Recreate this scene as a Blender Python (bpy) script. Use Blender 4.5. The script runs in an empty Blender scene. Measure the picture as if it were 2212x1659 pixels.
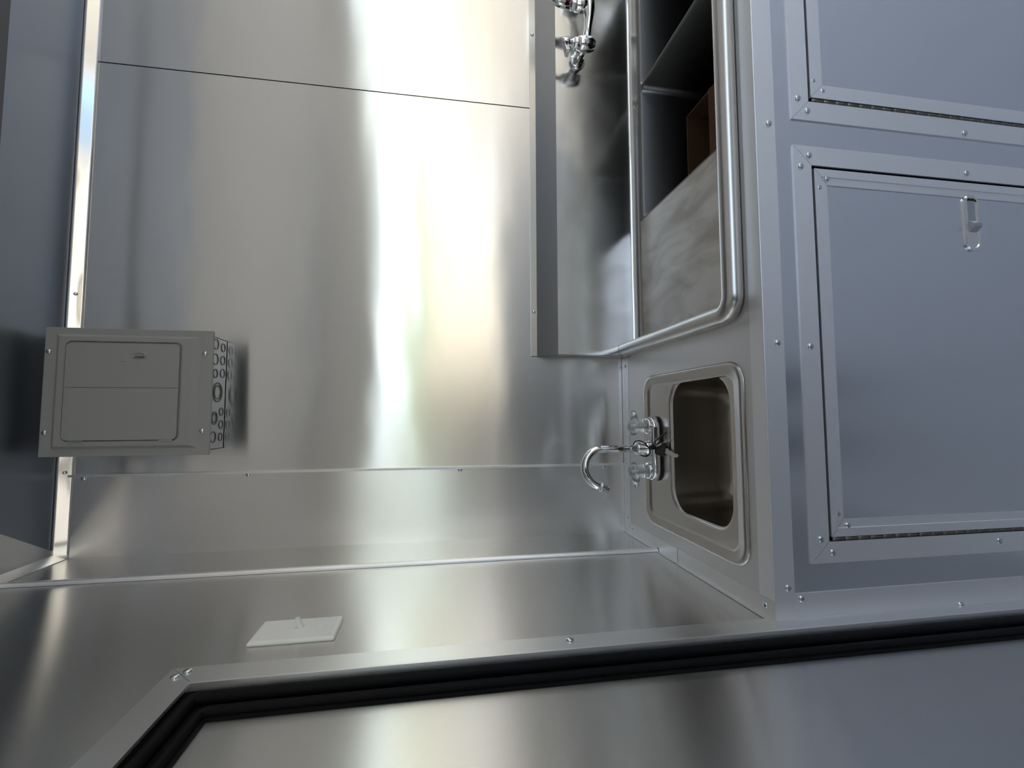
import bpy, bmesh, math, random
from mathutils import Vector, Matrix
random.seed(4)
scene = bpy.context.scene
C = scene.collection
PI = math.pi
ZC = 0.914            # worktop height above the trailer floor; all z below are relative to the worktop

# ------------------------------------------------------------------ camera
cam_d = bpy.data.cameras.new('camera')
cam = bpy.data.objects.new('camera', cam_d)
C.objects.link(cam)
FPX = 993.89
cam_d.sensor_fit = 'HORIZONTAL'; cam_d.sensor_width = 36.0
cam_d.lens = FPX * 36.0 / 2212.0
cam_d.clip_start = 0.01; cam_d.clip_end = 500
R_ = Vector((0.99778573, -0.06604053, 0.00789205))
D_ = Vector((-0.00304026, -0.16382242, -0.98648516))
F_ = Vector((0.0664409, 0.98427682, -0.16366045))
m = Matrix.Identity(4)
for i, ax in enumerate((D_, R_, -F_)):       # the phone was held on its side: image left is up
    for k in range(3): m[k][i] = ax[k]
m.translation = Vector((0.3132, -1.1844, 0.5058 + ZC))
cam.matrix_world = m
scene.camera = cam

# ------------------------------------------------------------------ sky, sun, exposure
w = bpy.data.worlds.new('world'); scene.world = w; w.use_nodes = True
wn = w.node_tree.nodes; wl = w.node_tree.links
bg = wn['Background']
sky = wn.new('ShaderNodeTexSky'); sky.sky_type = 'NISHITA'
sky.sun_disc = False; sky.sun_elevation = math.radians(48); sky.sun_rotation = math.radians(20)
sky.air_density = 1.0; sky.dust_density = 0.6; sky.altitude = 100
hsv = wn.new('ShaderNodeHueSaturation'); hsv.inputs['Saturation'].default_value = 0.62
wl.new(sky.outputs[0], hsv.inputs['Color']); wl.new(hsv.outputs[0], bg.inputs[0]); bg.inputs[1].default_value = 0.20
sd = bpy.data.lights.new('sun', 'SUN'); sd.energy = 2.3; sd.angle = math.radians(0.6); sd.color = (1.0, 0.93, 0.82)
so = bpy.data.objects.new('sun', sd); C.objects.link(so)
so.rotation_euler = (math.radians(-42), 0, math.radians(12))     # high sun from behind the back wall
scene.view_settings.view_transform = 'Standard'; scene.view_settings.look = 'None'
scene.view_settings.gamma = 1.0; scene.view_settings.use_curve_mapping = False
scene.view_settings.exposure = 1.2
try:
    scene.cycles.max_bounces = 14; scene.cycles.glossy_bounces = 12; scene.cycles.diffuse_bounces = 5
    scene.cycles.transmission_bounces = 8
    scene.cycles.caustics_reflective = True
    scene.cycles.sample_clamp_indirect = 6.0
    scene.cycles.use_denoising = True
except Exception: pass

# ------------------------------------------------------------------ materials
def new_mat(name):
    mt = bpy.data.materials.new(name); mt.use_nodes = True
    nt = mt.node_tree
    return mt, nt, nt.nodes, nt.links, nt.nodes['Principled BSDF']

def metal(name, col, rough, aniso=0.0, tangent=None, wave=0.0, wscale=(1, 1, 1), wfreq=2.0,
          grain=None, gamt=0.08, wave2=0.0, w2freq=6.0, smudge=0.0, tint=0.0):
    mt, nt, N, L, P = new_mat(name)
    P.inputs['Base Color'].default_value = (*col, 1)
    P.inputs['Metallic'].default_value = 1.0
    P.inputs['Roughness'].default_value = rough
    P.inputs['Anisotropic'].default_value = aniso
    tc = N.new('ShaderNodeTexCoord')
    if tangent:
        v = N.new('ShaderNodeCombineXYZ')
        for k in range(3): v.inputs[k].default_value = tangent[k]
        L.new(v.outputs[0], P.inputs['Tangent'])
    if grain:
        mp = N.new('ShaderNodeMapping'); mp.inputs['Scale'].default_value = grain
        L.new(tc.outputs['Object'], mp.inputs[0])
        g = N.new('ShaderNodeTexNoise'); g.inputs['Scale'].default_value = 1.0; g.inputs['Detail'].default_value = 3
        L.new(mp.outputs[0], g.inputs['Vector'])
        mr = N.new('ShaderNodeMapRange')
        mr.inputs[1].default_value = 0.3; mr.inputs[2].default_value = 0.7
        mr.inputs[3].default_value = rough - gamt; mr.inputs[4].default_value = rough + gamt
        L.new(g.outputs[0], mr.inputs[0])
        if smudge:
            s = N.new('ShaderNodeTexNoise'); s.inputs['Scale'].default_value = 7; s.inputs['Detail'].default_value = 2
            s.inputs['Distortion'].default_value = 1.5
            L.new(tc.outputs['Object'], s.inputs['Vector'])
            sr = N.new('ShaderNodeMapRange'); sr.inputs[1].default_value = 0.40; sr.inputs[2].default_value = 0.75
            sr.inputs[3].default_value = 0.0; sr.inputs[4].default_value = smudge
            L.new(s.outputs[0], sr.inputs[0])
            ad = N.new('ShaderNodeMath'); ad.operation = 'ADD'
            L.new(mr.outputs[0], ad.inputs[0]); L.new(sr.outputs[0], ad.inputs[1])
            L.new(ad.outputs[0], P.inputs['Roughness'])
        else:
            L.new(mr.outputs[0], P.inputs['Roughness'])
    prev = None
    for amt, fr, dt in ((wave, wfreq, 0.0), (wave2, w2freq, 1.0)):
        if amt <= 0: continue
        mp = N.new('ShaderNodeMapping'); mp.inputs['Scale'].default_value = wscale
        L.new(tc.outputs['Object'], mp.inputs[0])
        n = N.new('ShaderNodeTexNoise'); n.inputs['Scale'].default_value = fr; n.inputs['Detail'].default_value = dt
        L.new(mp.outputs[0], n.inputs['Vector'])
        b = N.new('ShaderNodeBump'); b.inputs['Strength'].default_value = 1.0; b.inputs['Distance'].default_value = amt
        L.new(n.outputs[0], b.inputs['Height'])
        if prev: L.new(prev.outputs[0], b.inputs['Normal'])
        prev = b
    if prev: L.new(prev.outputs[0], P.inputs['Normal'])
    return mt

def paint(name, col, rough=0.5, bump=0.0, bscale=200, metallic=0.0, spec=0.5, vary=0.0, vscale=8):
    mt, nt, N, L, P = new_mat(name)
    P.inputs['Base Color'].default_value = (*col, 1); P.inputs['Roughness'].default_value = rough
    P.inputs['Metallic'].default_value = metallic; P.inputs['Specular IOR Level'].default_value = spec
    tc = N.new('ShaderNodeTexCoord')
    if vary:
        n = N.new('ShaderNodeTexNoise'); n.inputs['Scale'].default_value = vscale; n.inputs['Detail'].default_value = 5
        L.new(tc.outputs['Object'], n.inputs['Vector'])
        mx = N.new('ShaderNodeMix'); mx.data_type = 'RGBA'
        mx.inputs[6].default_value = (*[c * (1 - vary) for c in col], 1)
        mx.inputs[7].default_value = (*[min(1, c * (1 + vary)) for c in col], 1)
        L.new(n.outputs[0], mx.inputs[0]); L.new(mx.outputs[2], P.inputs['Base Color'])
    if bump:
        n = N.new('ShaderNodeTexNoise'); n.inputs['Scale'].default_value = bscale
        L.new(tc.outputs['Object'], n.inputs['Vector'])
        b = N.new('ShaderNodeBump'); b.inputs['Strength'].default_value = 0.5; b.inputs['Distance'].default_value = bump
        L.new(n.outputs[0], b.inputs['Height']); L.new(b.outputs[0], P.inputs['Normal'])
    return mt

AL = (0.86, 0.85, 0.83)
M = {}
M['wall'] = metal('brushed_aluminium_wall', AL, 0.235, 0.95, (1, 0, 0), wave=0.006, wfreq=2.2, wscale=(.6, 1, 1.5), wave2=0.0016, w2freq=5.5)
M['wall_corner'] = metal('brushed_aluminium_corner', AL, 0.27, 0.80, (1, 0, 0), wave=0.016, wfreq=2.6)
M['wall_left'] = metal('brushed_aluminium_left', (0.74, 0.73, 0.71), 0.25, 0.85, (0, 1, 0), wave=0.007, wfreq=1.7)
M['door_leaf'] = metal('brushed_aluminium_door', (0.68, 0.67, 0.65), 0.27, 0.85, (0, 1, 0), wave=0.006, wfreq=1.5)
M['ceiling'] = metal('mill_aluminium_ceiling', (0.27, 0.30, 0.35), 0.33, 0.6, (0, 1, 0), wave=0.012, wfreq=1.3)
M['ceil_strip'] = metal('polished_aluminium_strip', (0.88, 0.87, 0.84), 0.10, wave=0.0016, wfreq=6)
M['trim'] = metal('extruded_aluminium', (0.93, 0.93, 0.95), 0.46)
M['trim_bright'] = metal('bright_aluminium_angle', (0.86, 0.86, 0.86), 0.34)
M['steel_plain'] = metal('stainless_plain', (0.62, 0.60, 0.57), 0.27)
M['cab'] = metal('brushed_aluminium_blue_lit', (0.72, 0.75, 0.80), 0.25, 0.7, (0, 0, 1), wave=0.010, wfreq=2.2)  # base tinted blue to carry the bluish daylight; the sheet itself is neutral
M['counter'] = metal('aluminium_worktop', (0.80, 0.79, 0.785), 0.40, 0.5, (0, 1, 0), wave=0.002, wfreq=4)
M['steel'] = metal('stainless_sink', (0.64, 0.62, 0.59), 0.24, 0.5, (0, 1, 0), wave=0.002, wfreq=3, grain=(3, 40, 40), gamt=0.015)
nt = M['steel'].node_tree; N = nt.nodes; L = nt.links; P = N['Principled BSDF']
tc = N.new('ShaderNodeTexCoord'); mp = N.new('ShaderNodeMapping'); mp.inputs['Scale'].default_value = (16, 6, 6); L.new(tc.outputs['Object'], mp.inputs[0])
nz = N.new('ShaderNodeTexNoise'); nz.inputs['Scale'].default_value = 1.0; nz.inputs['Detail'].default_value = 4; nz.inputs['Distortion'].default_value = 0.8
L.new(mp.outputs[0], nz.inputs['Vector'])
cr = N.new('ShaderNodeValToRGB'); cr.color_ramp.elements[0].position = 0.40; cr.color_ramp.elements[0].color = (0.66, 0.64, 0.61, 1)
cr.color_ramp.elements[1].position = 0.66; cr.color_ramp.elements[1].color = (0.46, 0.43, 0.39, 1)
L.new(nz.outputs[0], cr.inputs[0]); L.new(cr.outputs[0], P.inputs['Base Color'])
M['splash'] = metal('stainless_backsplash', (0.68, 0.67, 0.65), 0.15, 0.75, (0, 0, 1), wave=0.016, wfreq=2.8, wave2=.0015, w2freq=9)
M['bowl'] = metal('stainless_bowl_shaded', (0.20, 0.195, 0.19), 0.30)  # base far below stainless; the deep bowl's shade is put into the colour
M['hand_bowl_shaded'] = metal('stainless_hand_bowl_shaded', (0.40, 0.37, 0.33), 0.24, 0.4, (0, 1, 0))  # darker copy of the hand sink steel, with bowl shade painted in
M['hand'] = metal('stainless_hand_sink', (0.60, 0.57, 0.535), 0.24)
M['chrome'] = metal('chrome', (0.82, 0.82, 0.83), 0.05)
M['zinc'] = metal('zinc_screw', (0.60, 0.64, 0.68), 0.16)
M['galv'] = metal('galvanised_steel', (0.50, 0.53, 0.56), 0.38)
M['grey_paint'] = paint('grey_enamel', (0.335, 0.345, 0.335), 0.42, bump=0.00008, bscale=500)
M['grey_dark'] = paint('dark_grey_metal', (0.10, 0.105, 0.105), 0.45)
M['joint'] = metal('dark_joint_metal', (0.11, 0.115, 0.125), 0.4)
M['hinge'] = metal('dull_hinge_steel', (0.22, 0.20, 0.18), 0.4)
M['white'] = paint('white_plastic', (0.93, 0.93, 0.91), 0.30)
M['white_ceiling'] = paint('white_bounce_board', (0.80, 0.79, 0.77), 0.5)  # unseen white board, put in to brighten the upper wall by bounce
M['rubber'] = paint('black_rubber', (0.005, 0.005, 0.006), 0.6, spec=0.12)
M['black'] = paint('black_plastic', (0.010, 0.010, 0.011), 0.35)
M['card_shaded'] = paint('cardboard', (0.13, 0.065, 0.032), 0.85, bump=0.0003, bscale=60, vary=0.15)  # brown darkened to include the shade inside the bowl
M['brass'] = paint('key_metal', (0.60, 0.57, 0.50), 0.35, metallic=0.5)
M['dark'] = paint('dark_cavity', (0.01, 0.01, 0.01), 0.9)
M['red'] = paint('red_dot', (0.5, 0.02, 0.02), 0.4)
M['floor'] = paint('pale_bounce_floor', (0.72, 0.745, 0.79), 0.5, vary=0.05, vscale=5)  # unseen floor made pale and matt to bounce more light upward
M['skyblue'] = paint('pale_blue_enamel', (0.32, 0.50, 0.72), 0.5)
M['cloth'] = paint('dark_cloth', (0.035, 0.037, 0.045), 0.9)
M['skin'] = paint('skin', (0.42, 0.26, 0.19), 0.55)
M['hair'] = paint('dark_hair', (0.02, 0.015, 0.012), 0.6)
M['cream'] = paint('cream_render', (0.66, 0.58, 0.44), 0.9, vary=0.06)
M['ground'] = paint('pale_gravel', (0.62, 0.56, 0.45), 0.95, vary=0.2, vscale=3)
M['leaf'] = paint('leaf_green', (0.10, 0.16, 0.05), 0.8, vary=0.5, vscale=4)
M['liner'] = paint('white_bounce_liner', (0.82, 0.81, 0.79), 0.35)  # unseen white lining, added to throw light back at the backsplash
mt, nt, N, L, P = new_mat('clear_acrylic'); M['acrylic'] = mt
P.inputs['Base Color'].default_value = (0.95, 0.97, 0.96, 1); P.inputs['Roughness'].default_value = 0.02
P.inputs['Transmission Weight'].default_value = 0.92; P.inputs['IOR'].default_value = 1.49

# ------------------------------------------------------------------ mesh helpers
class MB:
    def __init__(s): s.v = []; s.f = []; s.m = []; s.sm = []
    def add(s, vs, fs, mi=0, smooth=False):
        o = len(s.v); s.v += [Vector(p) for p in vs]
        for f in fs: s.f.append([i + o for i in f]); s.m.append(mi); s.sm.append(smooth)
        return s
    def box(s, x0, x1, y0, y1, z0, z1, mi=0):
        if x0 > x1: x0, x1 = x1, x0
        if y0 > y1: y0, y1 = y1, y0
        if z0 > z1: z0, z1 = z1, z0
        vs = [(x, y, z) for z in (z0, z1) for y in (y0, y1) for x in (x0, x1)]
        return s.add(vs, [(0, 2, 3, 1), (4, 5, 7, 6), (0, 1, 5, 4), (2, 6, 7, 3), (0, 4, 6, 2), (1, 3, 7, 5)], mi)
    def loft(s, loops, closed=True, mi=0, smooth=True, cap0=False, cap1=False, ring=False):
        n = len(loops[0]); vs = [p for l in loops for p in l]; fs = []
        for a in range(len(loops) if ring else len(loops) - 1):
            b = (a + 1) % len(loops)
            for i in range(n if closed else n - 1):
                j = (i + 1) % n
                fs.append((a * n + i, a * n + j, b * n + j, b * n + i))
        s.add(vs, fs, mi, smooth)
        if cap0: s.add(loops[0], [tuple(range(n))[::-1]], mi)
        if cap1: s.add(loops[-1], [tuple(range(n))], mi)
        return s
    def prism(s, pts, vec, mi=0, smooth=False):
        vec = Vector(vec); n = len(pts); a = [Vector(p) for p in pts]; b = [p + vec for p in a]
        fs = [(i, (i + 1) % n, n + (i + 1) % n, n + i) for i in range(n)]
        s.add(a + b, fs, mi, smooth)
        s.add(a, [tuple(range(n))[::-1]], mi); s.add(b, [tuple(range(n))], mi)
        return s
    def tube(s, path, r, seg=14, mi=0, cap=True, closed=False):
        path = [Vector(p) for p in path]; n = len(path); loops = []
        rs = r if isinstance(r, (list, tuple)) else [r] * n
        up = None
        for i, p in enumerate(path):
            if closed: t = path[(i + 1) % n] - path[i - 1]
            else: t = path[min(i + 1, n - 1)] - path[max(i - 1, 0)]
            t.normalize()
            if up is None:
                up = Vector((0, 0, 1)) if abs(t.z) < .9 else Vector((1, 0, 0))
            u = (up - t * up.dot(t)).normalized(); up = u; v = t.cross(u)
            loops.append([p + (u * math.cos(2 * PI * k / seg) + v * math.sin(2 * PI * k / seg)) * rs[i] for k in range(seg)])
        return s.loft(loops, True, mi, True, cap and not closed, cap and not closed, ring=closed)
    def lathe(s, prof, base, axis=(0, 0, 1), seg=20, mi=0, smooth=True, cap=True):
        ax = Vector(axis).normalized(); base = Vector(base)
        u = Vector((1, 0, 0)) if abs(ax.x) < .9 else Vector((0, 1, 0))
        u = (u - ax * u.dot(ax)).normalized(); v = ax.cross(u)
        loops = [[base + ax * h + (u * math.cos(2 * PI * k / seg) + v * math.sin(2 * PI * k / seg)) * r for k in range(seg)] for r, h in prof]
        return s.loft(loops, True, mi, smooth, cap, cap)
    def sphere(s, c, r, seg=14, rings=8, sc=(1, 1, 1), mi=0):
        prof = []
        loops = []
        for i in range(1, rings):
            a = PI * i / rings
            loops.append([Vector(c) + Vector((math.sin(a) * math.cos(2 * PI * k / seg) * sc[0], math.sin(a) * math.sin(2 * PI * k / seg) * sc[1], -math.cos(a) * sc[2])) * r for k in range(seg)])
        return s.loft(loops, True, mi, True, True, True)

ORG = {}
def mesh_of(name, mb, mats, org, fix=True):
    me = bpy.data.meshes.new(name)
    me.from_pydata([tuple(v - org) for v in mb.v], [], mb.f)
    for mt in mats: me.materials.append(mt)
    for p, mi, sm in zip(me.polygons, mb.m, mb.sm): p.material_index = mi; p.use_smooth = sm
    if fix:
        bm = bmesh.new(); bm.from_mesh(me)
        bmesh.ops.remove_doubles(bm, verts=bm.verts, dist=1e-6)
        bmesh.ops.recalc_face_normals(bm, faces=bm.faces)
        bm.to_mesh(me); bm.free()
    me.update()
    return me

def obj(name, mb, mat, parent=None, org=None, bevel=0.0, solid=0.0, auto=True, seg=2, label=None):
    """links ONE mesh object; coordinates given in the room (z from the worktop)"""
    mats = [M[k] if isinstance(k, str) else k for k in (mat if isinstance(mat, (list, tuple)) else [mat])]
    if org is None: org = ORG[parent] if parent else Vector((0, 0, 0))
    org = Vector(org)
    o = bpy.data.objects.new(name, mesh_of(name, mb, mats, org)); C.objects.link(o)
    ORG[o] = org
    if parent:
        o.parent = parent; o.location = org - ORG[parent]
    else: o.location = org + Vector((0, 0, ZC))
    if solid:
        md = o.modifiers.new('thickness', 'SOLIDIFY'); md.thickness = abs(solid); md.offset = -1 if solid > 0 else 1
    if bevel:
        md = o.modifiers.new('edge', 'BEVEL'); md.width = bevel; md.segments = seg; md.limit_method = 'ANGLE'
        md.angle_limit = math.radians(40); md.harden_normals = False
    if label: o['label'] = label
    return o

def thing(name, label, cat, loc, group=None):
    o = bpy.data.objects.new(name, None); C.objects.link(o); o.empty_display_size = 0.05
    ORG[o] = Vector(loc); o.location = Vector(loc) + Vector((0, 0, ZC))
    o['label'] = label; o['category'] = cat
    if group: o['group'] = group
    return o

def tag(o, label, cat, group=None):
    o['label'] = label; o['category'] = cat
    if group: o['group'] = group
    return o

def struct(o, label=None, cat=None):
    o['kind'] = 'structure'
    if label: o['label'] = label
    if cat: o['category'] = cat
    return o

def struct_root(name, label, cat, loc):
    o = thing(name, label, cat, loc); o['kind'] = 'structure'; return o

# a pan-head screw with a cross recess, shared by every screw
def screw_mesh():
    b = MB()
    b.lathe([(0.0052, -0.0004), (0.0052, 0.0008), (0.0046, 0.0020), (0.0030, 0.0028), (0.0012, 0.0031)], (0, 0, 0), seg=14)
    for a in (0, PI / 2):
        c, s_ = math.cos(a), math.sin(a)
        q = [(-.0028, -.0005), (.0028, -.0005), (.0028, .0005), (-.0028, .0005)]
        b.add([(x * c - y * s_, x * s_ + y * c, 0.00318 if abs(x) < .001 else 0.0029) for x, y in q], [(0, 1, 2, 3)], 1)
    return mesh_of('screw', b, [M['zinc'], M['dark']], Vector((0, 0, 0)), fix=False)
SCREW = screw_mesh()
def screw(parent, p, n=(0, -1, 0), s=1.0):
    o = bpy.data.objects.new('screw', SCREW); C.objects.link(o); o.parent = parent
    o.location = Vector(p) - ORG[parent]
    q = Vector((0, 0, 1)).rotation_difference(Vector(n))
    o.rotation_mode = 'QUATERNION'
    from mathutils import Quaternion
    o.rotation_quaternion = q @ Quaternion((0, 0, 1), random.uniform(0, 1.5))
    o.scale = (s, s, s)
    return o

def strip(mb, A, B, inn, n, prof, m0=1, m1=1, mi=0):
    """mitred extrusion from A to B; prof = [(offset along inn, height along n)...]"""
    A, B, inn, n = Vector(A), Vector(B), Vector(inn), Vector(n)
    d = (B - A).normalized(); gap = .0004
    a = [A + inn * s + n * h + d * (s * m0 + (gap if m0 else 0)) for s, h in prof]
    b = [B + inn * s + n * h - d * (s * m1 + (gap if m1 else 0)) for s, h in prof]
    k = len(prof)
    mb.add(a + b, [(i, (i + 1) % k, k + (i + 1) % k, k + i) for i in range(k)], mi)
    mb.add(a, [tuple(range(k))[::-1]], mi); mb.add(b, [tuple(range(k))], mi)
    return mb

def rr(cx, cy, hx, hy, r, z, n=8):
    pts = []
    for sx, sy, a0 in ((1, 1, 0), (-1, 1, PI / 2), (-1, -1, PI), (1, -1, 1.5 * PI)):
        for i in range(n + 1):
            a = a0 + PI / 2 * i / n
            pts.append(Vector((cx + sx * (hx - r) + r * math.cos(a), cy + sy * (hy - r) + r * math.sin(a), z)))
    return pts

# ------------------------------------------------------------------ room shell
ZF, H = -ZC, 1.328
XR, YF = 3.8, -2.15
fl = struct(obj('floor', MB().box(-.05, XR + .05, YF - .05, .05, ZF - .04, ZF), 'floor'), 'pale trailer floor below the cabinets', 'floor')

# back wall: backing with separate sheets
wb = struct_root('wall_back', 'brushed aluminium back wall of the trailer kitchen', 'wall', (1, 0, ZF))
obj('wall_backing', MB().box(-.05, XR + .05, .0025, .06, ZF, H + .05), 'dark', wb)
obj('wall_panel', MB().box(.1795, 1.1502, 0, .0025, ZF, H), 'wall', wb, org=(.66, 0, .4))
obj('wall_panel', MB().box(1.1530, XR, 0, .0025, ZF, H), 'wall', wb, org=(1.9, 0, .3))
obj('corner_panel', MB().box(0, .1800, -.0015, .0025, ZF, H), 'wall_corner', wb, org=(.09, 0, .5))
hem = MB().box(.1800, .1822, -.0050, -.0001, 0.002, H, 0)
hem.box(.1770, .1800, -.0050, -.0016, 0.002, H, 0)
obj('panel_hem', hem, 'trim', wb)
for z in (1.280, .940, .443, .063): screw(wb, (.1745, -.0015, z))

# left wall with the doorway cut out of it
wlft = struct_root('wall_left', 'brushed aluminium left wall with light switch and door', 'wall', (0, -1, ZF))
DT = .787           # door opening top
b = MB()
b.box(-.05, 0, -.5735, .06, ZF, H + .05)
b.box(-.05, 0, -1.42, -.5735, DT, H + .05)
b.box(-.05, 0, YF - .05, -1.42, ZF, H + .05)
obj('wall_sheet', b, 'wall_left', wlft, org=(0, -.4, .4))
bat = MB()
bat.loft([[Vector((.0005 + .0075 * math.sin(PI * k / 10), -.176 + .0078 * math.cos(PI * k / 10), z)) for k in range(11)] for z in (.003, H)], closed=False)
obj('batten', bat, 'trim', wlft)

# ceiling
ce = struct_root('ceiling', 'dull aluminium sheet ceiling', 'ceiling', (1, -.5, H))
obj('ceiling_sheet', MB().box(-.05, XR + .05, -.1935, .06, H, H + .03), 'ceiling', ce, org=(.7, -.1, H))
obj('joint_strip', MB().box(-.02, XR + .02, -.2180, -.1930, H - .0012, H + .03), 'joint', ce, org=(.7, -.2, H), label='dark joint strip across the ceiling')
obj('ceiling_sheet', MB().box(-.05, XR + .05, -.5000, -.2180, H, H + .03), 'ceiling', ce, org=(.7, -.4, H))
obj('ceiling_board', MB().box(-.05, XR + .05, YF - .05, -.5000, H - .001, H + .03), 'white_ceiling', ce, org=(.7, -1, H))
cs = struct_root('trim_1', 'polished aluminium strip along the ceiling above the breaker panel', 'trim', (.7, -.02, H))
b = MB(); nx = 60
lo = []
DENT = ((.581, .0022, .05), (.190, .0022, .05), (.86, -.0008, .03), (.44, .0006, .04))
for k in range(nx * 4 + 1):
    x = XR * k / (nx * 4) if False else 2.4 * k / (nx * 4)
    row = []
    for q in range(7):
        t_ = q / 6
        d_ = sum(a * math.exp(-((x - c) / w_) ** 2) for c, a, w_ in DENT) * math.sin(PI * t_)
        row.append(Vector((x, -.0006 - .0118 * t_ + d_ * .35, 1.3002 + .0272 * t_)))
    lo.append(row)
b.loft(lo, closed=False, smooth=True)
obj('strip', b, 'ceil_strip', cs, org=(.6, -.02, H), solid=.0010)
for x in (.590, .188): screw(cs, (x, -.0066, 1.3140), (0, -.91, -.41), .8)
# tapered flashing where the ceiling meets the left wall
cf = struct_root('trim_2', 'tapered aluminium flashing between ceiling and left wall', 'trim', (.03, -.2, H))
obj('flashing', MB().prism([(.0090, -.012, H - .0025), (.0195, -.012, H - .0025), (.150, -.255, H - .0065), (.0090, -.255, H - .0025)], (0, 0, .002)), 'wall_left', cf, org=(.05, -.15, H))
obj('angle', MB().prism([(.0004, -.002, 1.300), (.0014, -.002, 1.300), (.0100, -.002, H - .003), (.0085, -.002, H - .002)], (0, -2.1, 0)), 'trim_bright', cf, org=(.01, -.5, H))

# right wall opened up for added sky fill; front wall with the open serving hatch behind the camera
b = MB(); b.box(XR, XR + .05, -.12, .06, ZF, H + .05); b.box(XR, XR + .05, YF - .05, -1.90, ZF, H + .05); b.box(XR, XR + .05, -1.90, -.12, 1.15, H + .05)
struct(obj('wall_right', b, 'wall_left'), 'aluminium end wall with an opening added for sky fill', 'wall')
WX0, WX1, WZ0, WZ1 = .08, 2.34, .08, .90
b = MB()
b.box(0, WX0, YF - .05, YF, ZF, H + .05); b.box(WX1, XR, YF - .05, YF, ZF, H + .05)
b.box(WX0, WX1, YF - .05, YF, WZ1, H + .05)
wfr = struct(obj('wall_front', b, 'wall'), 'aluminium serving side wall opposite the sinks', 'wall')
obj('bounce_liner', MB().box(WX0, WX1, YF - .05, YF, ZF, WZ0), 'liner', wfr)
b = MB(); fr = [(0, 0), (.04, 0), (.04, .012), (0, .012)]
for A, B, inn in (((WX0, YF, WZ0), (WX1, YF, WZ0), (0, 0, -1)), ((WX1, YF, WZ1), (WX0, YF, WZ1), (0, 0, 1)),
                  ((WX0, YF, WZ1), (WX0, YF, WZ0), (-1, 0, 0)), ((WX1, YF, WZ0), (WX1, YF, WZ1), (1, 0, 0))):
    strip(b, A, B, inn, (0, 1, 0), fr, -1, -1)
struct(obj('window_1', b, 'trim'), 'aluminium frame of the open serving hatch', 'window')

# outside: ground and trees seen only as reflections
struct(obj('ground', MB().box(-60, 60, -90, 30, ZF - .62, ZF - .60), 'ground'), 'pale gravel ground outside the trailer', 'ground')
tag(obj('boundary_wall', MB().box(-40, 40, -19.4, -19.0, ZF - .6, .62), 'cream', org=(0, -19.2, ZF - .6)), 'cream rendered boundary wall outside the serving hatch', 'wall')
hd_ = MB(); rnd = random.Random(3); hl = []
for k in range(90):
    x = -40 + k * .9; h_ = 1.75 + .35 * math.sin(k * .7) + rnd.uniform(-.25, .25)
    hl.append([Vector((x, -19.6 + rnd.uniform(-.1, .1), ZF - .6)), Vector((x, -19.6 + rnd.uniform(-.2, .1), h_ * .6)), Vector((x, -19.9, h_)), Vector((x, -21.0, h_ * .95)), Vector((x, -21.6, ZF - .6))])
hd_.loft(hl, closed=True, smooth=False, cap0=True, cap1=True)
tag(obj('hedge', hd_, 'leaf', org=(0, -20.5, ZF - .6)), 'green clipped hedge behind the boundary wall outside', 'hedge')

# pale blue skip standing outside
sk = thing('skip_container', 'pale blue metal skip standing outside the serving hatch', 'skip', (6.95, -10.4, ZF - .6))
x0, x1, z0, z1 = 5.9, 8.0, ZF - .6, .34
b = MB(); b.prism([(x0 + .15, -9.75, z0 + .05), (x1 - .15, -9.75, z0 + .05), (x1, -9.7, z1), (x0, -9.7, z1)], (0, -1.4, 0))
obj('body', b, 'skyblue', sk)
for k in range(5): obj('rib', MB().box(x0 + .25 + k * .38, x0 + .33 + k * .38, -9.70, -9.62, z0 + .05, z1), 'skyblue', sk)
obj('top_rail', MB().box(x0 - .05, x1 + .05, -9.72, -9.60, z1, z1 + .08), 'skyblue', sk)
for xx in (x0 + .3, x1 - .45): obj('skid', MB().box(xx, xx + .15, -11.1, -9.8, z0, z0 + .05), 'dark', sk)

# the person holding the phone, standing behind the camera
pe = thing('person', 'person in dark clothes holding up a phone behind the camera', 'person', (.30, -1.50, ZF))
def skinned(name, verts, edges, radii, mat, root=0):
    me = bpy.data.meshes.new(name); me.from_pydata([tuple(Vector(v) - ORG[pe]) for v in verts], edges, [])
    me.materials.append(M[mat]); o = bpy.data.objects.new(name, me); C.objects.link(o); o.parent = pe; ORG[o] = ORG[pe]
    md = o.modifiers.new('skin', 'SKIN'); sv = me.skin_vertices[0].data if me.skin_vertices else None
    if sv is None:
        me.attributes.new  # layer is created with the modifier
    md.use_smooth_shade = True
    if not me.skin_vertices:
        bm = bmesh.new(); bm.from_mesh(me); bm.verts.layers.skin.verify(); bm.to_mesh(me); bm.free()
    for k, r in enumerate(radii):
        me.skin_vertices[0].data[k].radius = r if isinstance(r, tuple) else (r, r)
        me.skin_vertices[0].data[k].use_root = (k == root)
    sb = o.modifiers.new('round', 'SUBSURF'); sb.levels = 1; sb.render_levels = 1
    return o
px, py = .30, -1.50
V_ = [(px, py, .02), (px, py, .22), (px, py + .01, .44), (px, py + .02, .56), (px, py + .04, .66), (px, py + .05, .77),
      (px - .17, py + .02, .47), (px - .23, py + .04, .22), (px - .08, py + .20, .40), (px + .17, py + .02, .47), (px + .23, py + .04, .22), (px + .11, py + .20, .40),
      (px - .10, py, -.06), (px - .11, py + .02, -.47), (px - .11, py - .02, -.85), (px - .12, py + .13, -.885),
      (px + .10, py, -.06), (px + .11, py + .02, -.47), (px + .11, py - .02, -.85), (px + .12, py + .13, -.885)]
E_ = [(0, 1), (1, 2), (2, 3), (3, 4), (4, 5), (2, 6), (6, 7), (7, 8), (2, 9), (9, 10), (10, 11), (0, 12), (12, 13), (13, 14), (14, 15), (0, 16), (16, 17), (17, 18), (18, 19)]
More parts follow.
